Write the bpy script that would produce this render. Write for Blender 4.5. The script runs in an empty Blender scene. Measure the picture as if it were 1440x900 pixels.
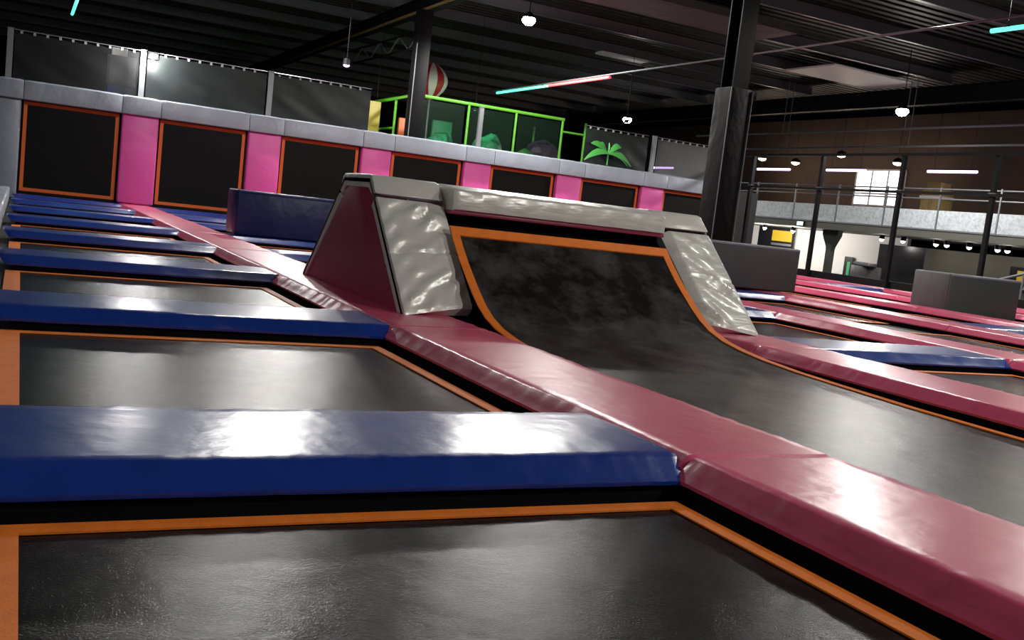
import bpy, bmesh, math, random
from mathutils import Vector, Matrix, noise
random.seed(7)
scene = bpy.context.scene
COL = scene.collection

# ---------------------------------------------------------------- camera
YAW, PIT, ROL, FPX = .4723, .1047, .1147, 1386.65
fw = Vector((math.sin(YAW)*math.cos(PIT), math.cos(YAW)*math.cos(PIT), -math.sin(PIT)))
r0 = Vector((math.cos(YAW), -math.sin(YAW), 0)); u0 = r0.cross(fw)
rt = math.cos(ROL)*r0 + math.sin(ROL)*u0; up = -math.sin(ROL)*r0 + math.cos(ROL)*u0
cam = bpy.data.cameras.new('camera'); cam.sensor_width = 36; cam.lens = FPX/1440*36
cam.clip_start = .02; cam.clip_end = 300
co = bpy.data.objects.new('camera', cam); COL.objects.link(co)
co.matrix_world = Matrix(((rt.x, up.x, -fw.x, 0), (rt.y, up.y, -fw.y, 0), (rt.z, up.z, -fw.z, 1.0), (0, 0, 0, 1)))
scene.camera = co

# ---------------------------------------------------------------- world, exposure
w = bpy.data.worlds.new('world'); scene.world = w; w.use_nodes = True
w.node_tree.nodes['Background'].inputs[0].default_value = (.85, .92, 1, 1)
w.node_tree.nodes['Background'].inputs[1].default_value = .008
vs = scene.view_settings
vs.view_transform = 'Standard'; vs.look = 'None'; vs.gamma = 1; vs.exposure = 0; vs.use_curve_mapping = False

# ---------------------------------------------------------------- spot lamps of the hall: (x, y, z, watts)
LAMPS = [(13.5, 27.6, 7.0, 2000), (26.1, 24.4, 6.0, 1400), (24.5, 38.8, 6.0, 900),
         (7.3, 29.6, 7.1, 1700), (4.4, 19.0, 7.0, 800), (10.8, 19.0, 7.0, 900), (17.4, 15.6, 7.0, 900), (24.0, 15.0, 7.0, 900),
         (-5.0, 9.0, 7.0, 200), (10.5, 5.0, 7.0, 550), (18.0, 5.0, 7.0, 400), (-8.0, -8.0, 7.0, 900), (8.5, -3.5, 7.0, 1700)]

# ---------------------------------------------------------------- materials
def mat(name, col, rough=.5, metal=0, spec=.5, coat=0, coat_r=.15, bump=None, emit=None, es=1.0, vary=None, alpha=None, trans=0):
    m = bpy.data.materials.new(name); m.use_nodes = True
    nt = m.node_tree; b = nt.nodes['Principled BSDF']
    b.inputs['Base Color'].default_value = (*col, 1)
    b.inputs['Roughness'].default_value = rough; b.inputs['Metallic'].default_value = metal
    b.inputs['Specular IOR Level'].default_value = spec
    b.inputs['Coat Weight'].default_value = coat; b.inputs['Coat Roughness'].default_value = coat_r
    if trans: b.inputs['Transmission Weight'].default_value = trans
    if alpha is not None: b.inputs['Alpha'].default_value = alpha
    if emit:
        b.inputs['Emission Color'].default_value = (*emit, 1); b.inputs['Emission Strength'].default_value = es
    tc = nt.nodes.new('ShaderNodeTexCoord')
    if vary:                                                     # (scale, other colour, low, high)
        n = nt.nodes.new('ShaderNodeTexNoise'); n.inputs['Scale'].default_value = vary[0]; n.inputs['Detail'].default_value = 6
        n.inputs['Roughness'].default_value = .7
        nt.links.new(tc.outputs['Object'], n.inputs['Vector'])
        r = nt.nodes.new('ShaderNodeMapRange'); r.inputs[1].default_value = vary[2]; r.inputs[2].default_value = vary[3]
        nt.links.new(n.outputs['Fac'], r.inputs[0])
        mx = nt.nodes.new('ShaderNodeMix'); mx.data_type = 'RGBA'
        mx.inputs[6].default_value = (*col, 1); mx.inputs[7].default_value = (*vary[1], 1)
        nt.links.new(r.outputs[0], mx.inputs[0]); nt.links.new(mx.outputs[2], b.inputs['Base Color'])
    prev = None
    for (sc, dist, det, stretch) in (bump or []):
        mp = nt.nodes.new('ShaderNodeMapping'); mp.inputs['Scale'].default_value = stretch
        nt.links.new(tc.outputs['Object'], mp.inputs['Vector'])
        n = nt.nodes.new('ShaderNodeTexNoise'); n.inputs['Scale'].default_value = sc; n.inputs['Detail'].default_value = det
        nt.links.new(mp.outputs[0], n.inputs['Vector'])
        bp = nt.nodes.new('ShaderNodeBump'); bp.inputs['Strength'].default_value = 1; bp.inputs['Distance'].default_value = dist
        nt.links.new(n.outputs['Fac'], bp.inputs['Height'])
        if prev: nt.links.new(prev.outputs[0], bp.inputs['Normal'])
        prev = bp
    if prev: nt.links.new(prev.outputs[0], b.inputs['Normal'])
    return m
VB = [(2.0, .008, 2, (1, 1, 1)), (11, .0022, 3, (1, 1, 1))]
M = dict(
    pink=mat('pink_vinyl', (.66, .092, .19), .31, spec=.8, bump=VB, vary=(3, (.60, .08, .165), .4, .7)),
    blue=mat('blue_vinyl', (.009, .038, .255), .28, spec=.95, bump=VB, vary=(3, (.0075, .031, .21), .4, .7)),
    hot=mat('hot_pink_vinyl', (.78, .10, .42), .45, bump=[(3, .01, 2, (1, 1, 1))]),
    navy=mat('navy_vinyl', (.012, .022, .13), .4, bump=[(3, .02, 2, (1, 1, 1))]),
    maroon=mat('maroon_vinyl', (.30, .034, .075), .42, bump=[(3, .008, 2, (1, 1, 1))]),
    silver=mat('silver_vinyl', (.66, .65, .60), .32, metal=.15, bump=[(2.5, .010, 3, (1, 1, 1)), (8, .008, 2, (.5, 1.6, 1.6))]),
    grey=mat('grey_vinyl', (.27, .30, .36), .38, bump=[(2.5, .02, 3, (1, 1, 1))]),
    dgrey=mat('dark_grey_vinyl', (.085, .083, .085), .55, bump=[(1.6, .06, 2, (1, 1, .3))]),
    ggrey=mat('green_grey_vinyl', (.09, .11, .105), .5, bump=[(1.6, .05, 2, (1, 1, .4))]),
    trim=mat('charcoal_trim', (.03, .03, .032), .45),
    bed=mat('black_mesh', (.006, .006, .006), .26, spec=.125, bump=[(170, .0012, 2, (1, 1, 1)), (4, .006, 4, (1, 1, 1))], vary=(1.7, (.024, .024, .024), .45, .75)),
    rbed=mat('scuffed_black_mesh', (.008, .008, .008), .30, spec=.17, bump=[(170, .0012, 2, (1, 1, 1)), (4, .006, 4, (1, 1, 1))], vary=(2.4, (.075, .074, .07), .42, .72)),
    wbed=mat('black_mesh_upright', (.004, .0045, .005), .55, spec=.15, bump=[(90, .0006, 2, (1, 1, 1))]),
    tape=mat('orange_webbing', (.84, .20, .010), .6, bump=[(120, .001, 2, (1, 1, 1))], vary=(9, (.70, .155, .008), .4, .7)),
    wtape=mat('dark_orange_webbing', (.72, .13, .015), .6),
    black=mat('black_steel', (.005, .005, .006), .55, spec=.2),
    skirt=mat('black_skirt', (.003, .003, .0035), .8, spec=.1),
    col=mat('black_column_wrap', (.007, .007, .008), .6, spec=.14, bump=[(4, .03, 3, (1, 1, .6))]),
    steel=mat('grey_steel', (.25, .26, .28), .45, metal=.6),
    roof=mat('dark_roof_deck', (.006, .0062, .007), .5),
    purlin=mat('dark_grey_purlin', (.12, .125, .14), .34),
    beam=mat('black_beam', (.005, .005, .006), .6, spec=.15),
    ybeam=mat('yellow_lit_edge', (.22, .14, .05), .5),
    panel=mat('pale_panel_and_glint', (.85, .85, .87), .5),
    tarp=mat('dark_green_tarp', (.010, .014, .014), .45, spec=.35, bump=[(1.0, .05, 2, (1, 1, .6))]),
    net=mat('black_netting', (.008, .009, .01), .8, alpha=.55),
    gnet=mat('grey_netting', (.12, .12, .125), .7, alpha=.8),
    eye=mat('eyelet_metal', (.32, .32, .34), .45),
    glass=mat('clear_screen', (.01, .025, .015), .3, spec=.2, alpha=.3),
    gframe=mat('lime_green_tube', (.10, .36, .03), .45),
    green=mat('emerald_foam', (.02, .30, .12), .5), leaf=mat('leaf_green', (.05, .28, .05), .5), purple=mat('dark_purple', (.06, .025, .07), .5),
    yellow=mat('dull_yellow', (.30, .25, .03), .5), orange=mat('orange_foam', (.5, .12, .03), .5),
    red=mat('red_cloth', (.45, .02, .025), .5), white=mat('white_cloth', (.7, .68, .64), .5),
    floor=mat('dark_concrete', (.05, .05, .05), .6, vary=(1, (.03, .03, .03), .4, .6)),
    wallk=mat('black_wall', (.014, .014, .015), .8), brown=mat('brown_wall', (.055, .034, .026), .8, vary=(1.2, (.04, .025, .02), .4, .7)),
    wallw=mat('white_wall', (.62, .61, .58), .8), olive=mat('olive_wall', (.085, .08, .06), .8), slab=mat('mezzanine_edge', (.10, .10, .085), .7),
    perf=mat('perforated_panel', (.56, .60, .63), .5, vary=(9, (.36, .40, .43), .45, .65)),
    wood=mat('tan_wood', (.32, .23, .09), .6, vary=(4, (.24, .17, .06), .4, .6)),
    sign=mat('yellow_sign', (.55, .38, .02), .5), conc=mat('dark_pillar', (.07, .075, .065), .7),
    lamp=mat('lamp_glow', (1, 1, 1), emit=(1, .98, .92), es=60), warm=mat('warm_glow', (1, .9, .7), emit=(1, .78, .5), es=7),
    small=mat('small_lamp_glow', (1, 1, 1), emit=(1, .9, .88), es=5), violet=mat('violet_tube_glow', (1, 1, 1), emit=(.72, .45, 1), es=5),
    ledg=mat('green_led', (.5, 1, .8), emit=(.12, .95, .6), es=1.6), ledr=mat('red_led', (1, .2, .2), emit=(1, .06, .07), es=1.4),
    uv=mat('purple_spot_glow', (1, 1, 1), emit=(.75, .5, 1), es=8), exit=mat('exit_glow', (1, 1, 1), emit=(.6, 1, .85), es=1.6),
    day=mat('daylight_pane', (1, 1, 1), emit=(.93, .95, 1), es=3.2), wframe=mat('window_frame', (.35, .34, .36), .5), screen=mat('black_screen', (.01, .01, .012), .3))

# ---------------------------------------------------------------- helpers
def link(o, parent=None):
    COL.objects.link(o)
    if parent: o.parent = parent
    return o
def mesh(name, V, F, m, parent=None, smooth=False, sharp=32):
    me = bpy.data.meshes.new(name); me.from_pydata([tuple(v) for v in V], [], F); me.update()
    me.materials.append(M[m])
    if smooth:
        me.polygons.foreach_set('use_smooth', [True]*len(me.polygons))
        if sharp: me.set_sharp_from_angle(angle=math.radians(sharp))
    return link(bpy.data.objects.new(name, me), parent)
def tag(o, label, cat, group=None):
    o['label'] = label; o['category'] = cat
    if group: o['group'] = group
    return o
def struct(o): o['kind'] = 'structure'; return o
def empty(name, loc, label, cat, group=None):
    o = bpy.data.objects.new(name, None); o.location = loc; o.empty_display_size = .1; COL.objects.link(o)
    return tag(o, label, cat, group)
BF = [(0, 3, 2, 1), (4, 5, 6, 7), (0, 1, 5, 4), (1, 2, 6, 5), (2, 3, 7, 6), (3, 0, 4, 7)]
def boxV(x0, x1, y0, y1, z0, z1):
    return [(x0, y0, z0), (x1, y0, z0), (x1, y1, z0), (x0, y1, z0), (x0, y0, z1), (x1, y0, z1), (x1, y1, z1), (x0, y1, z1)]
def bevmesh(name, V, F, m, parent=None, bev=.02, seg=2):
    bm = bmesh.new(); vs_ = [bm.verts.new(v) for v in V]
    for f in F: bm.faces.new([vs_[i] for i in f])
    bmesh.ops.recalc_face_normals(bm, faces=bm.faces[:])
    if bev: bmesh.ops.bevel(bm, geom=bm.edges[:], offset=bev, segments=seg, profile=.5, affect='EDGES')
    me = bpy.data.meshes.new(name); bm.to_mesh(me); bm.free(); me.materials.append(M[m])
    if bev: me.polygons.foreach_set('use_smooth', [True]*len(me.polygons))
    o = link(bpy.data.objects.new(name, me), parent)
    return o
def box(name, x0, x1, y0, y1, z0, z1, m, parent=None, bev=0.0):
    return bevmesh(name, boxV(x0, x1, y0, y1, z0, z1), BF, m, parent, bev)
def tube(name, a, b, r, m, parent=None, n=8):
    a, b = Vector(a), Vector(b); d = (b-a).normalized()
    s = d.orthogonal().normalized(); t = d.cross(s); V = []
    for p in (a, b):
        for k in range(n): an = 2*math.pi*k/n; V.append(p + r*(math.cos(an)*s + math.sin(an)*t))
    F = [(k, (k+1) % n, n+(k+1) % n, n+k) for k in range(n)] + [tuple(range(n))[::-1], tuple(range(n, 2*n))]
    return mesh(name, V, F, m, parent)
def lathe(name, prof, m, parent=None, n=20, loc=(0, 0, 0)):
    V = []; F = []
    for (r, z) in prof:
        for k in range(n): an = 2*math.pi*k/n; V.append((loc[0]+r*math.cos(an), loc[1]+r*math.sin(an), loc[2]+z))
    for i in range(len(prof)-1):
        for k in range(n): F.append((i*n+k, i*n+(k+1) % n, (i+1)*n+(k+1) % n, (i+1)*n+k))
    F += [tuple(range(n))[::-1], tuple(range((len(prof)-1)*n, len(prof)*n))]
    return mesh(name, V, F, m, parent, smooth=True)
def nz(v, f): return noise.noise(Vector(v)*f)
def prism(name, outline, x0, x1, m, parent=None, bev=0.0):          # outline in (y, z), extruded along x
    n = len(outline)
    V = [(x0, y, z) for y, z in outline] + [(x1, y, z) for y, z in outline]
    F = [tuple(range(n)), tuple(range(n, 2*n))[::-1]] + [(i, n+i, n+(i+1) % n, (i+1) % n) for i in range(n)]
    return bevmesh(name, V, F, m, parent, bev)
ORD = ['zeroth', 'first', 'second', 'third', 'fourth', 'fifth', 'sixth', 'seventh', 'eighth', 'ninth', 'tenth', 'eleventh', 'twelfth', 'thirteenth', 'fourteenth', 'fifteenth', 'sixteenth', 'seventeenth']

# padded vinyl block: profile across, length along; wrinkled where the cover is pulled over the edges
def pad_mesh(L, half_b, half_t, zt, segs, slope_end, seed, amp=1.0):
    z0 = .045
    prof = [(-half_b, z0), (-half_b-.003, z0+.016), (-half_b*.55-half_t*.45, z0+.5*(zt-z0)), (-half_t-.007, zt-.008), (-half_t+.007, zt-.0005), (-half_t+.06, zt)]
    top = [(-half_t*.6, zt+.001), (-half_t*.2, zt+.002), (half_t*.2, zt+.002), (half_t*.6, zt+.001)]
    prof = prof + top + [(-a, z) for a, z in reversed(prof)]
    n = len(prof); V = []; F = []
    ts = [0, .014] + [.014 + (L-.028)*k/segs for k in range(1, segs)] + [L-.014, L]
    for i, t in enumerate(ts):
        end = i in (0, len(ts)-1)
        for (a, z) in prof:
            x = t - L/2
            e = (z-zt)*slope_end
            x = x + (e if x > 0 else -e) * (abs(x)/(L/2))**8
            aa, zz = a, z
            if end: zz = z0 + (z-z0)*.9 if z > .09 else z; aa = a*.985
            else:
                edge = 1.0 if abs(abs(a)-half_t) < .03 else .2
                if abs(a) > half_t+.02: edge = .7
                d = edge*amp*(.0035*nz((x*1.0, a*.5, seed), 7) + .003*nz((x, a*.6, seed+3), 21))
                zz += d; aa += (d*1.2 if a > 0 else -d*1.2)*(1 if abs(a) > half_t-.05 else 0)
                zz += .005*amp*nz((x, a, seed+9), 1.3)*(1 if z > .1 else 0)
            V.append((aa, x, zz))
    for i in range(len(ts)-1):
        for k in range(n-1): F.append((i*n+k, i*n+k+1, (i+1)*n+k+1, (i+1)*n+k))
        F.append((i*n+n-1, i*n, (i+1)*n, (i+1)*n+n-1))
    F += [tuple(range(n))[::-1], tuple(range((len(ts)-1)*n, len(ts)*n))]
    return V, [tuple(reversed(f)) for f in F]
def floor_pad(name, cx, cy, L, along, m, label, group, segs, slope_end, half_b, half_t, zt=.14):
    V, F = pad_mesh(L, half_b, half_t, zt, segs, slope_end, random.random()*50)
    if along == 'x': V = [(y, -x, z) for x, y, z in V]
    o = mesh(name, V, F, m, smooth=True); o.location = (cx, cy, 0)
    tag(o, label, 'floor pad', group)
    hb = half_b-.03; hl = L/2-.05-abs(slope_end)*.1
    V = boxV(-hb, hb, -hl, hl, -.02, .048)
    if along == 'x': V = boxV(-hl, hl, -hb, hb, -.02, .048)
    mesh('base_skirt', V, BF, 'skirt', o)
    return o
def tape_ring(parent, P, wd, m, nrm=Vector((0, 0, 1)), th=.006, wide=0):        # four mitred webbing strips around a quad
    c = sum((Vector(p) for p in P), Vector())/4
    inner = []
    for i, p in enumerate(P):
        p = Vector(p); a = (Vector(P[i-1])-p).normalized(); b = (Vector(P[(i+1) % 4])-p).normalized()
        inner.append(p + (a+b)*wd)
    if wide:                                                            # broad webbing along the court's outer edge
        P = [Vector(p) - (Vector((wide, 0, 0)) if k in (0, 3) else Vector()) for k, p in enumerate(P)]
        for k in (0, 3): inner[k].x -= .025
    for i in range(4):
        q = [Vector(P[i]), Vector(P[(i+1) % 4]), inner[(i+1) % 4], inner[i]]
        V = q + [v + nrm*th for v in q]
        mesh('border_tape', V, BF, m, parent)

# ================================================================= SETTING
PX, PY, W, Y1, BL = 3.309, 3.484, 2.2726, 2.925, 2.36
YB = 28.58
struct(box('floor', -.62, 23.75, -4, 29.1, -1.0, -.02, 'black'))             # raised court deck
struct(box('floor', -14, 42, -14, 75, -1.3, -1.0, 'floor'))                  # hall floor
struct(box('floor', -6, 24.5, 29.12, 60, -1.0, 2.85, 'wallk'))               # soft play platform behind the wall
struct(box('wall_left', -14.2, -14, -14, 75, -1.3, 8.6, 'wallk'))
struct(box('wall_right', 41.8, 42, -14, 75, -1.3, 8.6, 'wallk'))
struct(box('wall_back', -14, 42, 75, 75.2, -1.3, 8.6, 'wallk'))
struct(box('wall_front', -14, 42, -14.2, -14, -1.3, 8.6, 'wallk'))
V = []; F = []                                                              # trapezoid-ribbed roof deck
ys = []
y = -14.0
while y < 75:
    for dy, z in ((0, 7.95), (.12, 7.95), (.16, 8.05), (.28, 8.05), (.32, 7.95)): ys.append((y+dy, z))
    y += .40
for (y, z) in ys: V += [(-14, y, z), (42, y, z)]
for i in range(len(ys)-1): F.append((2*i, 2*i+1, 2*i+3, 2*i+2))
struct(mesh('ceiling', V, F, 'roof'))

# purlins (along x) and rafters (along y)
def ibeam(name, a0, a1, c, z0, h, fl, axis, m):
    t = .02; V = []; F = []
    for (p0, p1, q0, q1) in ((-fl/2, fl/2, 0, t), (-t/2, t/2, t, h-t), (-fl/2, fl/2, h-t, h)):
        b = boxV(a0, a1, c+p0, c+p1, z0+q0, z0+q1) if axis == 'x' else boxV(c+p0, c+p1, a0, a1, z0+q0, z0+q1)
        o = len(V); V += b; F += [tuple(o+i for i in f) for f in BF]
    return mesh(name, V, F, m)
for k in range(17):
    tag(ibeam('roof_purlin', -13.9, 30.2, 4.4+3.62*k, 7.6, .34, .14, 'x', 'purlin'), 'dark steel purlin running crosswise under the ribbed roof deck', 'purlin', 'roof purlins')
for x, nm in ((-5.6, 'black steel roof girder over the dark side beyond the grey end pillar'), (11.3, 'black steel roof girder resting on the black column by the play cage'), (30.3, 'black steel eaves girder above the perforated balcony front')):
    tag(ibeam('roof_girder', -13.9, 74.9, x, 7.1 if x < 30 else 6.9, .5 if x < 30 else .65, .3, 'y', 'beam'), nm, 'girder', 'roof girders')
o = box('girder_lit_edge', 11.08, 11.15, 14, 60, 7.10, 7.16, 'ybeam'); tag(o, 'thin ochre strip painting the yellow-lit edge of the black roof girder', 'painted light strip')  # yellow light on the girder edge, put into an ochre strip
o = box('cable_tray', 12.0, 12.2, 26, 50, 7.54, 7.60, 'steel'); tag(o, 'pale metal cable tray under the black roof girder', 'cable tray')

# pale roof panel and hung pipes on the right
o = box('roof_panel', 25.2, 29.6, 26.9, 29.4, 7.5, 7.56, 'panel'); tag(o, 'pale grey flat panel fixed under the roof purlins', 'roof panel')
o = box('duct', 13.5, 20.5, 23.6, 25.6, 7.35, 7.58, 'dgrey'); tag(o, 'dark grey flat duct under the roof deck', 'duct')

o = box('purlin_glint', 19.5, 21.6, 33.2, 33.75, 7.52, 7.6, 'panel'); tag(o, 'narrow pale strip standing in for a bright reflection on a roof purlin', 'roof panel')  # pale strip added as a painted reflection on the purlin
for (z, x, lab) in ((5.75, 28.6, 'upper hung grey service pipe beyond the black post fence'), (5.15, 28.9, 'lower hung grey service pipe beyond the black post fence')):
    p = empty('service_pipe', (x, 17, z), lab, 'pipe', 'hung service pipes')
    tube('pipe', (0, 0, 0), (0, 22, 0), .04, 'steel', p)
    for yy in (3, 9.5, 16): tube('drop_rod', (0, yy, 0), (0, yy, 7.945-z), .015, 'steel', p, 6)
p = empty('electric_box', (1.95, 29.6, 2.85), 'pale grey electric cabinet behind black netting beside the flood lamp', 'electric cabinet')
box('body', 0, .75, 0, .4, .45, 1.25, 'dgrey', p, .02); box('door', .05, .7, -.02, 0, .5, 1.2, 'dgrey', p, .005); box('plinth', .05, .7, .02, .38, 0, .45, 'navy', p); box('junction_box', .1, .5, .05, .3, 1.25, 1.45, 'white', p, .01)

# ================================================================= LANES
def lane_label(j): return ORD[j+1]
def row_from_back(i): return ORD[8-i]
def trampoline(j, i):
    x0 = PX*j; y1 = Y1+PY*i; y0 = y1-BL
    t = empty('trampoline', (x0+W/2, y0, 0), f'black mesh trampoline, {row_from_back(i)} from back wall, in {lane_label(j)} lane from grey end pillar', 'trampoline', 'floor trampolines')
    a = W/2
    n = 16 if i < 2 and j == 0 else 6
    V = []; F = []
    for p in range(n+1):
        for q in range(n+1):
            u, v = p/n, q/n
            V.append((-a+.02+(W-.04)*u, .02+(BL-.04)*v, -.003-.010*math.sin(math.pi*u)*math.sin(math.pi*v)))
    for p in range(n):
        for q in range(n): F.append((p*(n+1)+q, (p+1)*(n+1)+q, (p+1)*(n+1)+q+1, p*(n+1)+q+1))
    mesh('bed', V, F, 'bed', t, smooth=True)
    tape_ring(t, [(-a, 0, -.001), (a, 0, -.001), (a, BL, -.001), (-a, BL, -.001)], .075, 'tape', wide=.07 if j == 0 else 0)
def blue_pad(j, i):
    cx = PX*j + (2.415-.145)/2; L = 2.56; cy = Y1+PY*i + .56
    floor_pad('cross_pad', cx, cy, L, 'x', 'blue', f'blue vinyl cross pad, {row_from_back(i)} from back wall, in {lane_label(j)} lane from grey end pillar',
              'blue cross pads', 90 if (j == 0 and i < 2) else (40 if i < 3 else 16), .85, .485, .365, .132)
def pink_pad(k, i):
    cx = 2.79+PX*k; ya = 3.06+PY*(i-1); L = PY-.006
    yb = ya+PY
    if i == 8: yb = YB-.06; L = yb-ya
    floor_pad('strip_pad', cx, (ya+yb)/2, L, 'y', 'pink', f'pink vinyl floor pad, {ORD[9-i]} from back wall, in {ORD[k+1]} strip from grey end pillar',
              'pink floor strip pads', 120 if (k < 2 and i < 3) else (50 if i < 4 and k < 4 else 18), 0, .45, .37, .14)
for i in range(8): trampoline(0, i)
for i in range(3, 8): trampoline(1, i)
for j in (2, 3, 4, 5, 6):
    for i in range(1, 8):
        if j >= 5 and i < 3: continue
        trampoline(j, i)
for i in range(8): blue_pad(0, i)
for i in range(2, 8): blue_pad(1, i)
for i in (1, 2, 3): blue_pad(2, i)
blue_pad(3, 3); blue_pad(4, 2); blue_pad(6, 5)
for k in range(7):
    for i in range(0 if k < 2 else (1 if k < 4 else 3), 9): pink_pad(k, i)

# grey side pads along the left edge of the court
for i in range(2, 8):
    o = box('side_pad', -.6, -.2, 3.06+PY*(i-1)+.02, 3.06+PY*i-.02, -.02, .30, 'grey', bev=.04)
    tag(o, f'low grey side pad at the lane edge, {ORD[8-i]} from the grey end pillar', 'side pad', 'low grey side pads')

# ================================================================= RAMP in the second lane
XL, XR = PX, PX+W
PROF = [(-2.5, 0), (0, 0), (2.5, 0), (4.0, 0), (4.7, .006), (5.3, .02), (5.8, .034), (6.2, .056), (6.5, .086), (6.75, .126), (6.95, .185), (7.1, .255), (7.25, .35), (7.4, .458), (7.55, .57), (7.7, .70), (7.85, .84)]
rp = empty('quarter_pipe', ((XL+XR)/2, 7.2, 0), 'curved black quarter-pipe trampoline ramp with silver padding and maroon side panels', 'ramp')
ox, oy = (XL+XR)/2, 7.2
def L_(V): return [(x-ox, y-oy, z) for x, y, z in V]
def rmesh(name, V, F, m, smooth=False, parent=rp): return mesh(name, L_(V), F, m, parent, smooth)
def rbev(name, V, F, m, bev, parent=rp): return bevmesh(name, L_(V), F, m, parent, bev)
def rprism(name, ol, x0, x1, m, bev=0.0): return prism(name, [(y-oy, z) for y, z in ol], x0-ox, x1-ox, m, rp, bev)
n = 8; V = []; F = []
for (y, z) in PROF:
    for q in range(n+1): V.append((XL+.02+(W-.04)*q/n, y, z-.003-.006*math.sin(math.pi*q/n)))
for i in range(len(PROF)-1):
    for q in range(n): F.append((i*(n+1)+q, i*(n+1)+q+1, (i+1)*(n+1)+q+1, (i+1)*(n+1)+q))
o = rmesh('bed', V, F, 'rbed', True); o['label'] = 'long black mesh bed curving up into the ramp'
for xa, xb in ((XL, XL+.075), (XR-.075, XR)):
    V = []; F = []
    for (y, z) in PROF:
        V += [(xa, y, z-.002), (xb, y, z-.002), (xb, y-.004, z+.006), (xa, y-.004, z+.006)]
    for i in range(len(PROF)-1):
        for a in range(4): F.append((4*i+a, 4*i+(a+1) % 4, 4*i+4+(a+1) % 4, 4*i+4+a))
    rmesh('border_tape', V, F, 'tape')
rbev('border_tape', [(XL, 7.785, .775), (XR, 7.785, .775), (XR, 7.86, .845), (XL, 7.86, .845), (XL, 7.78, .785), (XR, 7.78, .785), (XR, 7.852, .856), (XL, 7.852, .856)], BF, 'tape', 0)
XO0, XI0, XI1, XO1 = 2.72, 3.35, 5.66, 6.28
S0, S1, S2, S3 = (7.18, .135), (8.33, 1.19), (9.10, 1.19), (10.3, .135)
def on(t): return (S0[0]+(S1[0]-S0[0])*t, S0[1]+(S1[1]-S0[1])*t)
nx, nzv = -(S1[1]-S0[1]), (S1[0]-S0[0]); ln = math.hypot(nx, nzv); nx /= ln; nzv /= ln       # outward front normal (y,z)
# side panels
SP = []
for xa, xb in ((XO0+.012, XO0+.05), (XO1-.05, XO1-.012)):
    SP.append(rprism('side_panel', [(S0[0]+.10, S0[1]), (S1[0]+.04, S1[1]-.06), (S2[0]-.04, S2[1]-.06), (S3[0]-.10, S3[1])], xa, xb, 'maroon', .006))
    # charcoal piping frame round the panel
for xa, xb, par in ((XO0, XO0+.06, SP[0]), (XO1-.06, XO1, SP[1])):
    for (p, q) in ((S0, S1), (S1, S2), (S2, S3)):
        dx, dz = q[0]-p[0], q[1]-p[1]; l = math.hypot(dx, dz); ny, nn = dz/l*.05, -dx/l*.05
        rprism('edge_trim', [p, q, (q[0]+ny, q[1]+nn), (p[0]+ny, p[1]+nn)], xa, xb, 'trim', .008).parent = par
# silver side pads on the front slope, bent caps over the top, back pads
def slab(name, xa, xb, inner, t1, out, th, m='silver'):
    b = on(t1); ny = 48; us = [0, .012, .03, .08] + [.08+.66*k/14 for k in range(1, 15)] + [.77, .80, .9, 1.0]
    nxs = len(us)-1; V = []; F = []
    sd = random.random()*40
    for i in range(ny+1):
        for q in range(nxs+1):
            u, v = us[q], i/ny                                  # u runs from the outer edge to the bed side
            a = on(.0+.085*u); ll = math.hypot(b[0]-a[0], b[1]-a[1])
            f = min(v, 1-v)*ll
            h = out - max(0, .02-f)**2*40 - max(0, .015-u)*1.2 - max(0, u-.785)*(.12 if inner > 0 else .42)
            fold = max(0, nz((u*1.1+v*2.3, v*1.2-u, sd), 1.7)+.35)
            wv = .030*fold*math.sin(30*(v*1.25-u*.42)+2.5*nz((u*2, v*2, sd), 1.2))*min(1, u*8)*min(1, f*10)*min(1, (1-u)*5)
            h += wv - .010*math.exp(-((v-.5)/.008)**2)
            y_ = a[0]+(b[0]-a[0])*v + nx*h; z_ = a[1]+(b[1]-a[1])*v + nzv*h
            V.append((xa+(xb-xa)*(u if inner > 0 else 1-u), y_, z_))
    for i in range(ny):
        for q in range(nxs): F.append((i*(nxs+1)+q, i*(nxs+1)+q+1, (i+1)*(nxs+1)+q+1, (i+1)*(nxs+1)+q))
    rim = [q for q in range(nxs+1)] + [i*(nxs+1)+nxs for i in range(1, ny+1)] + [ny*(nxs+1)+q for q in range(nxs-1, -1, -1)] + [i*(nxs+1) for i in range(ny-1, 0, -1)]
    base = len(V)
    for r in rim:
        x, y_, z_ = V[r]; V.append((x, y_-nx*th, max(z_-nzv*th, .142)))
    k = len(rim)
    for r in range(k): F.append((rim[(r+1) % k], rim[r], base+r, base+(r+1) % k))
    F.append(tuple(base+r for r in range(k)))
    o = rmesh(name, V, F, m, True)
    bm = bmesh.new(); bm.from_mesh(o.data); bmesh.ops.recalc_face_normals(bm, faces=bm.faces[:]); bm.to_mesh(o.data); bm.free()
    return o
for xa, xb in ((XO0, XI0), (XI1, XO1)):
    slab('slope_pad', xa, xb, 1 if xa < 4 else -1, .845, .02, .10)
    a = on(.855); f0 = (a[0]+nx*.03, a[1]+nzv*.03)
    rprism('cap_pad', [f0, (S1[0]-.03, S1[1]+.015), (S1[0]+.03, S1[1]+.03), (S2[0], S2[1]+.03), (S2[0]+.05, S2[1]), (S2[0]+.12, 1.05), (S2[0]+.02, 1.02), (S2[0]-.05, S2[1]-.09), (S1[0]+.04, S1[1]-.09), (f0[0]+.1, f0[1]-.02)], xa, xb, 'silver', .012)
    rprism('back_pad', [(S2[0]+.12, 1.04), (S3[0]+.02, .142), (S3[0]-.12, .142), (S2[0]+.02, 1.0)], xa, xb, 'silver', .012)
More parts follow.
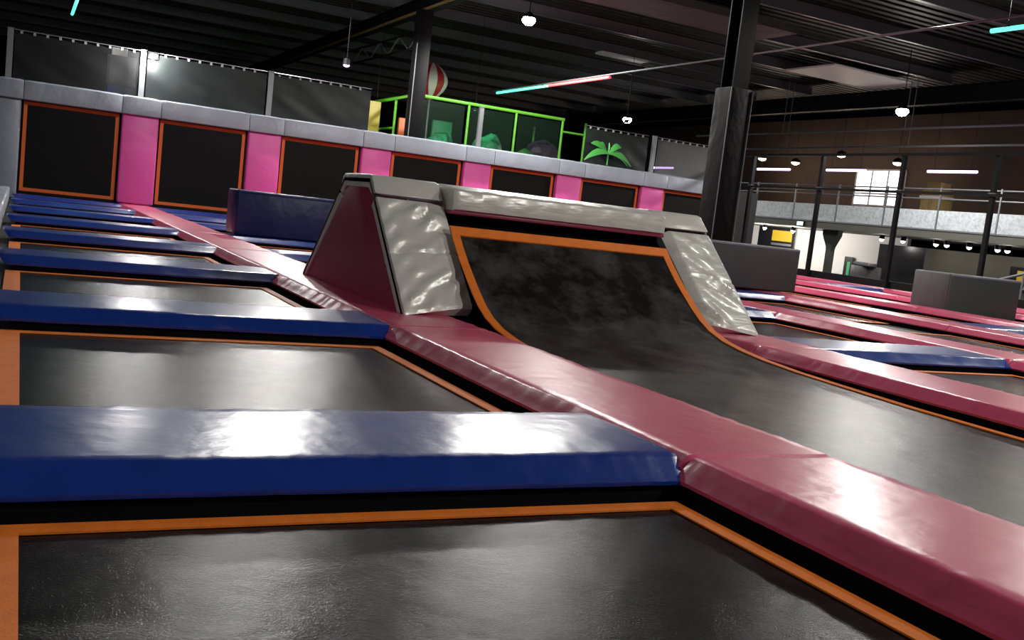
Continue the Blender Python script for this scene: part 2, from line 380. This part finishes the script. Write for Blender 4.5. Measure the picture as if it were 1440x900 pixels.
# crossbar pad with maroon lip
V = []; F = []
cs = [(8.02, .985), (7.985, 1.0), (7.98, 1.08), (7.995, 1.155), (8.02, 1.175), (8.3, 1.205), (8.4, 1.215), (8.75, 1.215), (9.1, 1.2), (9.15, 1.13), (9.13, .985)]
N = 70
for s in range(N+1):
    x = XI0+.03+(XI1-XI0-.06)*s/N
    for c, (y, z) in enumerate(cs):
        d = (.004*nz((x, c*.15, 4), 9)+.005*math.sin(x*20+c*.7+2*nz((x, 1, 1), 2)))*(1 if c in (2, 3) else .25)
        if s in (0, N): d = -.012
        V.append((x, y-d*.7, z+d*.6))
k = len(cs)
for s in range(N):
    for c in range(k): F.append((s*k+c, s*k+(c+1) % k, (s+1)*k+(c+1) % k, (s+1)*k+c))
F += [tuple(range(k))[::-1], tuple(range(N*k, N*k+k))]
cbp = rmesh('crossbar_pad', V, [tuple(reversed(f)) for f in F], 'silver', True)
o = rbev('crossbar_lip', boxV(XI0+.02, XI1-.02, 8.0, 8.3, .955, .99), BF, 'maroon', .008, cbp); o['label'] = 'maroon lip under crossbar'
# black backing behind the bed
rprism('backing', [(7.12, .02), (7.32, .10), (8.26, .96), (8.4, .96), (8.4, .02)], XI0-.06, XI1+.06, 'skirt')
for xa in (XI1-.06,): rprism('frame_bar', [(6.9, .03), (7.2, .16), (8.15, 1.0), (8.22, 1.0), (7.3, .16), (7.0, .03)], xa, xa+.08, 'black')

# ================================================================= BACK WALL
struct(box('wall_back', -.62, 22.4, YB+.06, YB+.5, -.02, 2.98, 'wallk'))
for j in range(7):
    x0 = PX*j; zb, zt = .2027, 2.48
    t = empty('wall_trampoline', (x0+W/2, YB, zb), f'upright black wall trampoline with orange border, {ORD[j+1]} from grey end pillar', 'trampoline', 'wall trampolines')
    h = zt-zb; a = W/2
    mesh('bed', boxV(-a+.02, a-.02, -.004, .006, .02, h-.02), BF, 'wbed', t)
    tape_ring(t, [(-a, -.004, 0), (a, -.004, 0), (a, -.004, h), (-a, -.004, h)], .085, 'wtape', Vector((0, -1, 0)), .008)
    box('rear_frame', -a-.02, a+.02, .01, .06, -.06, h+.04, 'black', t)
for j in range(6):
    x0 = PX*j+W+.055
    o = box('wall_pillar_pad', x0, x0+.93, YB-.16, YB+.06, .15, 2.55, 'hot', bev=.05)
    tag(o, f'hot pink upright wall pad, {ORD[j+1]} from grey end pillar', 'wall pad', 'hot pink wall pads')
o = box('end_pillar_pad', -.62, -.06, YB-.17, YB+.06, -.02, 2.52, 'grey', bev=.05); tag(o, 'tall grey end pillar pad closing the wall of trampolines', 'wall pad')
def top_pad(xa, xb, label):
    V = []; F = []
    cs = [(-.12, 0), (-.265, .005), (-.28, .02), (-.27, .43), (-.26, .46), (-.22, .475), (.40, .54), (.45, .48), (.45, 0)]
    N = max(6, int((xb-xa)*9)); k = len(cs); sd = random.random()*30
    for s in range(N+1):
        x = xa+.008+(xb-xa-.016)*s/N
        for c, (y, z) in enumerate(cs):
            d = .006*nz((x, c*.3, sd), 4) if 0 < s < N else -.012
            V.append((x-xa, y-(d if c < 6 else 0), z+(d if c in (4, 5, 6) else 0)))
    for s in range(N):
        for c in range(k): F.append((s*k+c, (s+1)*k+c, (s+1)*k+(c+1) % k, s*k+(c+1) % k))
    F += [tuple(range(k)), tuple(range(N*k, N*k+k))[::-1]]
    o = mesh('wall_top_pad', V, F, 'grey', smooth=True); o.location = (xa, YB, 2.5)
    tag(o, label, 'wall pad', 'grey wall top pads')
top_pad(-.62, -.02, 'short grey top pad over the tall grey end pillar')
for j in range(7):
    x1 = PX*j+W+.04 if j < 6 else 22.4
    top_pad(PX*j-.02, x1, f'long grey top pad over the {ORD[j+1]} wall trampoline from grey end pillar')
    if j < 6: top_pad(PX*j+W+.04, PX*(j+1)-.02, f'short grey top pad over the {ORD[j+1]} hot pink wall pad from grey end pillar')

# net barrier on top of the wall
YN = YB+.3
for k in (0, 1, 2, 4, 6):
    x = -.4+PX*k - (.12 if k == 1 else 0)
    p = empty('barrier_post', (x, YN, 3.02), f'grey square barrier post on the wall top beside {ORD[k+1]} wall trampoline from end pillar', 'post', 'barrier posts')
    box('shaft', -.07, .07, -.05, .05, 0, 1.24, 'steel', p); box('post_cap', -.08, .08, -.06, .06, 1.24, 1.26, 'steel', p)
def tarp(x0, x1, m, label, amp=.022, ztop=1.18):
    t = empty('barrier_sheet', (x0, YN, 3.02), label, 'tarpaulin')
    nx_, nz_ = 40, 12; V = []; F = []; Lx = x1-x0; sd = random.random()*30
    for p in range(nx_+1):
        for q in range(nz_+1):
            u, v = p/nx_, q/nz_
            V.append((Lx*u, amp*(nz((u*2+v*1.2, v*.8, sd), 2.6)+.5*math.sin(14*(u+v*.5)))*(1-abs(2*v-1)**4), v*(ztop - .02*math.sin(u*Lx*math.pi*3)**2)))
    for p in range(nx_):
        for q in range(nz_): a = p*(nz_+1)+q; F.append((a, a+nz_+1, a+nz_+2, a+1))
    sh = mesh('sheet', V, F, m, t, smooth=True, sharp=0)
    tube('top_cable', (0, 0, ztop+.05), (Lx, 0, ztop+.05), .012, 'steel', t, 6)
    ne = int(Lx/.3)
    me = None
    for e in range(ne):
        if me is None:
            o = box('eyelet', -.03, .03, -.025, -.005, -.035, .035, 'eye', sh); me = o.data; o.location = (.15, 0, ztop)
        else:
            o = link(bpy.data.objects.new('eyelet', me), sh); o.location = (.15+e*.3, 0, ztop)
    return t
tarp(-.3, 2.7, 'net', 'black see-through netting between the end pillar post and the lamp post')
tarp(2.9, 6.1, 'tarp', 'dark green tarpaulin with diagonal creases beside the wall lamp')
tarp(6.3, 9.2, 'tarp', 'dark tarpaulin beside the lime green play cage')
tarp(16.7, 19.2, 'tarp', 'dark tarpaulin behind the green palm')
tarp(19.6, 22.6, 'gnet', 'pale grey netting on the wall beside the padded black column', .02)

# ================================================================= PADDED BLOCKS standing in the lanes
def block(name, x0, x1, y0, y1, z0, z1, m, label, side_shade=None):
    b = empty(name, ((x0+x1)/2, (y0+y1)/2, z0), label, 'padded block', 'padded lane blocks')
    a, c = (x1-x0)/2, (y1-y0)/2
    if side_shade: box('cover', -a, a, -c, c, 0, z1-z0, m, b, .03); box('shaded_side', -a-.012, -a+.02, -c+.02, c-.02, .02, z1-z0-.02, side_shade, b, .006)  # side face in a darker colour, painting its different illumination
    else: box('cover', -a, a, -c, c, 0, z1-z0, m, b, .03)
    box('top_piping', -a+.02, a-.02, -c-.012, -c+.02, z1-z0-.05, z1-z0-.015, 'grey' if m != 'navy' else 'navy', b, .004)
block('padded_block', 3.34, 5.62, 17.30, 18.2, .142, .915, 'navy', 'navy blue padded block standing across the lane behind the ramp')
block('padded_block', 9.9, 13.33, 14.4, 15.2, .16, .985, 'dgrey', 'dark grey padded block at the foot of the big black column')
block('padded_block', 16.55, 18.68, 13.6, 14.5, -.015, .86, 'ggrey', 'green-grey padded block between pink strips near the black post fence', 'dgrey')

# ================================================================= COLUMNS
c = empty('column', (12.91, 16.54, -.02), 'big black steel column wrapped in black padding behind grey padded block', 'column', 'roof columns')
box('padding', -.27, .27, -.27, .27, .17, 4.1, 'col', c, .03)
for (a, b_, d, e) in ((-.2, .2, -.2, -.17), (-.2, .2, .17, .2), (-.015, .015, -.17, .17)): box('flange', a, b_, d, e, 4.1, 7.95, 'beam', c)
for s in (-1, 1): tube('padding_edge', (s*.275, -.275, .2), (s*.275, -.275, 4.08), .012, 'steel', c, 6)
c = empty('column', (11.15, 30.3, 2.85), 'black steel column rising through the green play area', 'column', 'roof columns')
box('shaft', -.22, .22, -.22, .22, 0, 4.25, 'beam', c, .01); box('edge_strip', -.24, -.22, -.24, -.2, 0, 3.2, 'steel', c)
o = empty('truss', (11.15, 30.53, 6.0), 'small black lattice truss joining the far column under the girder', 'truss')
tube('chord', (0, 0, 0), (-.2, 7.5, 0), .04, 'beam', o); tube('chord', (0, 0, .5), (-.2, 7.5, .5), .04, 'beam', o)
for k in range(8): tube('brace', (-.025*k, .93*k, 0 if k % 2 else .5), (-.025*k-.02, .93*(k+1), .5 if k % 2 else 0), .025, 'steel', o, 6)

# ================================================================= LAMPS
def spot_lamp(x, y, z, wts, label, lit=True):
    l = empty('spot_lamp', (x, y, z), label, 'lamp', 'white roof spot lamps')
    lathe('housing', [(.02, .16), (.07, .16), (.12, .10), (.19, .02), (.19, -.01), (.02, -.01)][::-1], 'black', l)
    lathe('lens', [(.01, -.24), (.10, -.22), (.18, -.15), (.21, -.08), (.18, -.012), (.01, -.011)], 'lamp', l)
    tube('hanger', (0, 0, .15), (0, 0, 7.97-z), .015, 'black', l, 6)
    d = bpy.data.lights.new('bulb', 'SPOT'); d.energy = wts; d.color = (1, .97, .92); d.shadow_soft_size = .16; d.spot_size = math.radians(172); d.spot_blend = .35
    o = bpy.data.objects.new('bulb', d); link(o, l); o.location = (0, 0, -.45)
for k, (x, y, z, wt_) in enumerate(LAMPS):
    lab = {0: 'bright white spot lamp hanging beside the black roof girder', 1: 'bright white spot lamp hanging above the black post fence',
           2: 'white spot lamp hanging above the pale grey netting'}.get(k, 'white spot lamp hanging from the roof above the lanes')
    spot_lamp(x, y, z, wt_, lab)
l = empty('flood_lamp', (3.02, YN-.16, 4.15), 'white flood lamp fixed to a barrier post on the wall', 'lamp')
box('housing', -.14, .14, 0, .1, -.1, .1, 'black', l, .01); lathe('lens', [(.02, 0), (.11, .01), (.09, .05), (.02, .07)], 'lamp', l, loc=(0, -.07, -.03)); box('bracket', -.03, .03, .1, .16, -.2, .05, 'steel', l)
d = bpy.data.lights.new('bulb', 'POINT'); d.energy = 350; d.color = (1, .98, .95); d.shadow_soft_size = .12
o = bpy.data.objects.new('bulb', d); link(o, l); o.location = (0, -.3, -.05)
l = empty('purple_spot', (8.75, 30.2, 5.0), 'small purple spot lamp hung under the lattice truss', 'lamp')
lathe('housing', [(.02, .2), (.1, .18), (.12, 0), (.1, -.01), (.02, -.01)][::-1], 'black', l); lathe('lens', [(.01, -.07), (.07, -.05), (.1, -.012), (.01, -.011)], 'uv', l); tube('hanger', (0, 0, .2), (0, 0, 3.0), .012, 'black', l, 6)

# LED tubes on a hung conduit
o = tube('conduit', (15.75, 8, 5.56), (15.75, 34.5, 5.56), .025, 'steel'); tag(o, 'thin grey conduit hung lengthwise under the roof with coloured tubes', 'conduit')
for (xx, ya, yb, m, lab) in ((15.75, 30.2, 34.2, 'ledg', 'pale green light tube on the hung conduit beside red tube'), (15.75, 26.2, 30.1, 'ledr', 'red light tube on the hung conduit beside green tube'),
                         (16.2, 8.5, 13.3, 'ledg', 'green light tube on the conduit above the grey padded blocks'), (1.14, 22, 33.4, 'ledg', 'green light tube above black netting near end pillar')):
    l = empty('light_tube', (xx, ya, 5.48), lab, 'light tube', 'coloured light tubes')
    tube('glow_tube', (0, 0, 0), (0, yb-ya, 0), .045, m, l); box('holder', -.03, .03, .3, .4, .03, .055, 'black', l); box('holder', -.03, .03, yb-ya-.4, yb-ya-.3, .03, .055, 'black', l)
    if xx < 5 or xx > 16: tube('hanger', (0, .35, .05), (0, .35, 2.49), .008, 'black', l, 6); tube('hanger', (0, yb-ya-.35, .05), (0, yb-ya-.35, 2.49), .008, 'black', l, 6)

# ================================================================= SOFT PLAY AREA behind the wall
g = empty('play_cage', (11.5, 31.2, 2.85), 'lime green tubular play cage on the platform behind the wall', 'play frame')
for (x, y) in ((0, 0), (1.9, 0), (3.7, 0), (5.55, 0), (6.5, 0), (0, 2), (0, 4), (0, 6.2), (0, 9), (6.5, 4)): tube('post', (x, y, 0), (x, y, 1.72), .045, 'gframe', g)
tube('top_rail', (0, 0, 1.72), (5.6, 0, 1.72), .06, 'gframe', g); tube('top_rail', (0, 0, 1.72), (0, 9, 1.72), .06, 'gframe', g); tube('top_rail', (5.55, 0, 1.3), (6.5, 0, 1.3), .04, 'gframe', g)
tube('mid_rail', (0, 2, .7), (0, 9, .7), .045, 'gframe', g)
for k in range(3): box('screen_pane', .1+1.85*k, 1.75+1.85*k, -.01, .01, .1, 1.62, 'glass', g)
for (x, y, z, s, m, nm, lab) in ((13.2, 33.0, 2.85, .5, 'green', 'foam_rock', 'emerald foam rock inside the green play cage by the post'), (15.2, 33.4, 2.85, .62, 'green', 'foam_rock', 'large emerald foam rock inside the green play cage'),
                                 (17.3, 33.0, 2.85, .7, 'purple', 'foam_rock', 'dark purple foam rock at the end of the play cage'), (16.2, 32.2, 2.85, .36, 'leaf', 'foam_rock', 'small leaf green foam rock in the play cage')):
    bm = bmesh.new(); bmesh.ops.create_icosphere(bm, subdivisions=3, radius=1)
    for v in bm.verts:
        d = 1+.25*nz(v.co+Vector((x, y, 0)), 1.6); v.co *= d; v.co.z = max(v.co.z*1.25+.5, 0)
    me = bpy.data.meshes.new(nm); bm.to_mesh(me); bm.free(); me.materials.append(M[m]); o = link(bpy.data.objects.new(nm, me)); o.location = (x, y, z); o.scale = (s, s, s*.9)
    tag(o, lab, 'foam rock', 'foam rocks in the play area')
for (x, y, wd, h, m, lab) in ((10.6, 33.2, .7, 1.5, 'yellow', 'dull yellow foam panel beside the black far column'), (12.0, 33.4, .55, 1.1, 'orange', 'orange foam panel behind the clear play cage screen'), (14.2, 35.5, .8, 1.4, 'green', 'emerald foam panel at the back of the play cage')):
    p = empty('foam_barrier', (x, y, 2.85), lab, 'foam barrier', 'foam barriers in the play area'); box('panel', -wd/2, wd/2, -.08, .08, 0, h, m, p, .02); box('foot', -wd/2, wd/2, -.2, .2, 0, .06, 'black', p)
b = empty('striped_balloon', (13.4, 35.0, 2.85), 'red and white striped balloon dome above the play cage', 'balloon')
tube('stem', (0, 0, 0), (0, 0, 2.2), .04, 'steel', b)
ng = 12
for k in range(ng):
    V = []; F = []
    for i in range(9):
        t = i/8; r = .62*math.sin(math.pi*(.04+.94*t))**.75; z = 3.4-1.35*t
        for q in range(3): an = 2*math.pi*(k+q/2)/ng; V.append((r*math.cos(an), r*math.sin(an), z))
    for i in range(8):
        for q in range(2): F.append((i*3+q, (i+1)*3+q, (i+1)*3+q+1, i*3+q+1))
    mesh('gore', V, F, 'red' if k % 2 else 'white', b, smooth=True)
pl = empty('palm', (17.55, YB+.12, 3.04), 'bright green palm with drooping leaves on the wall top', 'plant')
lathe('stem', [(.03, 0), (.025, .3), (.01, .42)], 'leaf', pl, 8)
for k in range(9):
    an = -.3+math.pi*k/8*1.15; up_ = .75 if 2 < k < 7 else .35
    V = []; F = []
    for i in range(7):
        t = i/6; wd = .11*math.sin(math.pi*min(.97, t*.9+.06)); x = math.cos(an)*t*.95; z = .38+up_*t-.75*t*t*(1.1-up_*.6)
        V += [(x, -.05*math.sin(k)-wd*.4, z-wd), (x, -.05*math.sin(k), z+.02), (x, -.05*math.sin(k)+wd*.4, z+wd)]
    for i in range(6):
        for q in range(2): F.append((i*3+q, i*3+q+1, (i+1)*3+q+1, (i+1)*3+q))
    mesh('leaf', V, F, 'leaf', pl, smooth=True)
for (x, y, z, e, c_) in ((14.5, 33.2, 4.6, 25, (.2, 1, .35)), (11.0, 33.8, 4.3, 14, (.5, 1, .15)), (17.4, YB-1.0, 4.4, 5, (.5, 1, .4))):
    l = empty('green_floodlight', (x, y, z), 'small green floodlight among the play area frames', 'lamp', 'green floodlights')
    box('housing', -.06, .06, -.06, .06, .0, .1, 'black', l, .01); tube('hanger', (0, 0, .1), (0, 0, 7.97-z), .008, 'black', l, 6)
    d = bpy.data.lights.new('bulb', 'POINT'); d.energy = e; d.color = c_; d.shadow_soft_size = .06
    o = bpy.data.objects.new('bulb', d); link(o, l); o.location = (0, 0, -.08)

# ================================================================= RIGHT SIDE: post fence, balcony, lobby
o = box('court_kerb', 23.58, 23.8, 6, 29.1, -.02, .34, 'black'); tag(o, 'low black kerb along the court under the post fence', 'kerb')
for k, y in enumerate((28.4, 24.95, 21.6, 18.4, 15.1)):
    p = empty('fence_post', (23.5, y, -.02), f'slim black fence post along the court edge, {ORD[k+1]} from the trampoline wall', 'post', 'black fence posts')
    box('shaft', -.06, .06, -.06, .06, 0, 4.15, 'black', p); box('base_plate', -.09, .075, -.12, .12, 0, .03, 'black', p); box('bracket', -.075, .075, -.1, .1, 3.0, 3.1, 'steel', p)
for z, lab in ((4.13, 'upper black rail joining the slim fence posts'), (3.02, 'middle black rail joining the slim fence posts')):
    o = box('fence_rail', 23.36, 23.43, 14.5, 31, z-.04, z+.04, 'black'); tag(o, lab, 'rail', 'fence rails')

struct(box('floor', 30.0, 36.2, -14, 75, 1.95, 2.22, 'slab'))                 # balcony slab
struct(box('wall_right', 36.0, 36.2, -14, 75, 2.22, 7.6, 'brown'))
struct(box('wall_right', 34.0, 34.2, 30.4, 75, -1.0, 1.95, 'wallw'))
struct(box('wall_right', 32.4, 32.6, -14, 28.0, -1.0, 1.6, 'olive'))
struct(box('wall_right', 32.4, 34.2, 28.0, 30.4, -1.0, 1.6, 'screen'))
for k in range(16):
    y0 = 8+2.52*k
    p = empty('balcony_panel', (30, y0, 2.22), f'pale perforated balcony panel, {ORD[16-k]} bay counted from the far hall end', 'balcony panel', 'balcony panels')
    box('perforated_sheet', -.03, 0, .04, 2.48, .06, .74, 'perf', p); box('post', -.05, .02, -.03, .03, 0, 1.58, 'steel', p)
    box('bottom_rail', -.04, .01, 0, 2.485, 0, .06, 'steel', p)
    for z in (1.16, 1.52): tube('handrail', (0, 0, z), (0, 2.485, z), .03, 'steel', p)
# window
wd = empty('window_1', (35.98, 32.8, 3.38), '', ''); del wd['label']; del wd['category']; struct(wd)
for (a, b_) in ((.08, .98), (1.06, 1.96), (2.04, 2.94)):
    for (c_, d_) in ((.08, .55), (.63, 1.66)): mesh('pane', boxV(-.03, -.02, a, b_, c_, d_), BF, 'day', wd)
for y in (0, .98, 1.96, 2.94): box('window_frame', -.07, 0, y, y+.08, 0, 1.74, 'wframe', wd)
for z in (0, .55, 1.66): box('window_frame', -.06, 0, 0, 3.02, z, z+.08, 'wframe', wd)
for y0 in (55.0, 51.8, 46.8, 37.2, 32.4, 26.7):
    l = empty('tube_lamp', (33, y0, 4.72), 'violet-white fluorescent tube lamp hung above the mezzanine', 'lamp', 'violet tube lamps')
    tube('glow_tube', (0, 0, 0), (0, 2.35, 0), .055, 'violet', l); box('housing', -.05, .05, -.05, 2.4, .055, .1, 'black', l)
    for yy in (.3, 2.05): tube('hanger', (0, yy, .1), (0, yy, 3.25), .008, 'black', l, 6)
for k, (x, y, z) in enumerate(((34, 40.5, 5.4), (34, 38.0, 5.2), (34, 35.0, 5.55), (34, 31.6, 5.2), (34, 24, 5.2))):
    l = empty('pendant_lamp', (x, y, z), 'warm white pendant lamp over the mezzanine floor', 'lamp', 'warm pendant lamps')
    lathe('shade', [(.2, -.02), (.24, 0), (.2, .12), (.04, .2)], 'black', l); lathe('lens', [(.02, -.14), (.16, -.10), (.21, -.025), (.02, -.022)], 'warm', l); tube('hanger', (0, 0, .2), (0, 0, 8.04-z), .01, 'black', l, 6)
    d = bpy.data.lights.new('bulb', 'POINT'); d.energy = 70; d.color = (1, .8, .58); d.shadow_soft_size = .1
    o = bpy.data.objects.new('bulb', d); link(o, l); o.location = (0, 0, -.3)
cb = empty('cabinet', (33.2, 28.1, 2.22), 'tall tan wooden cabinet on the mezzanine under a violet tube', 'cabinet')
box('body', -.4, .4, 0, .9, 0, 1.75, 'wood', cb, .01); box('shelf_board', -.46, .4, -.05, .95, 1.4, 1.5, 'white', cb); box('crate', -.3, .3, .1, .8, 1.75, 2.05, 'wood', cb, .01)
for s in (0, .45): box('handle', -.45, -.425, .4 if s == 0 else .47, .43 if s == 0 else .5, .6, .8, 'steel', box('door', -.425, -.4, s+.02, s+.43, .05, 1.36, 'wood', cb, .004))
# lobby under the balcony
c = empty('flared_pillar', (31.0, 31.75, -1.0), 'dark concrete pillar with flared Y-shaped head under the mezzanine', 'pillar')
V = []; F = []
pr = [(.13, 0), (.13, 2.1), (.17, 2.25), (.45, 2.75), (.45, 2.95)]
for (hw, z) in pr: V += [(-.13, -hw, z), (.13, -hw, z), (.13, hw, z), (-.13, hw, z)]
for i in range(4):
    for a in range(4): F.append((4*i+a, 4*i+(a+1) % 4, 4*i+4+(a+1) % 4, 4*i+4+a))
F += [(3, 2, 1, 0), (16, 17, 18, 19)]
mesh('shaft', V, F, 'conc', c); box('base_block', -.2, .2, -.22, .22, 0, .2, 'conc', c, .01)
for k, (x, y, z) in enumerate(((31.2, 38.4, 1.80), (31.2, 36.3, 1.80), (31.2, 34.4, 1.78), (31.5, 29.5, 1.78), (31.5, 28.4, 1.78), (31.5, 26.8, 1.78), (31.5, 26.3, 1.78), (31.5, 25.3, 1.78), (31.5, 24.1, 1.78), (31.5, 23.7, 1.78), (31.5, 21.5, 1.78))):
    l = empty('downlight', (x, y, z), 'small pinkish downlight under the mezzanine ceiling', 'lamp', 'mezzanine downlights')
    lathe('rim', [(.11, .17), (.11, 0), (.02, 0)][::-1], 'black', l, 12); lathe('lens', [(.01, -.1), (.07, -.07), (.1, -.004), (.01, -.003)], 'small', l, 12)
    if k < 3 or k % 2:
        d = bpy.data.lights.new('bulb', 'POINT'); d.energy = 260 if k < 3 else 16; d.color = (1, .93, .88); d.shadow_soft_size = .08
        o = bpy.data.objects.new('bulb', d); link(o, l); o.location = (0, 0, -.2)
l = empty('exit_sign', (30.0, 32.4, 1.98), 'small lit green-white exit light on the mezzanine edge', 'sign'); box('housing', -.1, -.02, 0, .4, 0, .2, 'black', l); box('lit_face', -.11, -.1, .02, .38, .02, .18, 'exit', l)
def poster(x, y, z, wy, hz, m, lab, nm='wall_sign'):
    p = empty(nm, (x, y, z), lab, 'sign', 'lobby signs'); box('board', -.04, 0, 0, wy, 0, hz, 'screen', p); box('print_panel', -.05, -.04, .12, wy*.6, hz*.35, hz*.85, m, p); box('print_strip', -.05, -.04, .12, wy*.6, hz*.15, hz*.25, 'steel', p)
poster(33.9, 37.2, .9, 2.6, 1.05, 'sign', 'black panel with yellow print on the white lobby wall')
poster(32.38, 23.3, .35, .8, .9, 'sign', 'yellow poster on the olive lobby wall beside a fence post'); poster(32.38, 22.1, .30, 1.0, .9, 'sign', 'wider yellow poster on the olive lobby wall')
poster(33.9, 33.2, -.6, .5, 1.5, 'green', 'small green and white notice on the white lobby wall')
f = empty('lobby_bench', (31.2, 29.3, -1.0), 'dark cluttered bench seat beside the flared pillar', 'bench')
box('seat', -.4, .4, 0, 1.6, .8, .95, 'dgrey', f, .03); box('backrest', .25, .4, 0, 1.6, .95, 1.6, 'dgrey', f, .04); box('top_roll', -.2, .3, .2, 1.1, 1.6, 1.75, 'steel', f, .05)
for yy in (.1, 1.5):
    for xx in (-.3, .3): box('leg', xx-.04, xx+.04, yy-.04, yy+.04, 0, .8, 'black', f)
s = empty('stair_rail', (27.5, 19.9, -1.0), 'sloping grey metal stair railing beyond the fence', 'railing')
for (a, b_) in (((0, 2.6, 1.2), (0, -1.2, 2.45)),): tube('handrail', a, b_, .045, 'steel', s)
for t in (0, .33, .66, 1): tube('post', (0, 2.6-3.8*t, 0), (0, 2.6-3.8*t, 1.2+1.25*t), .035, 'steel', s)
tube('lower_rail', (0, 2.6, .7), (0, -1.2, 1.95), .03, 'steel', s)
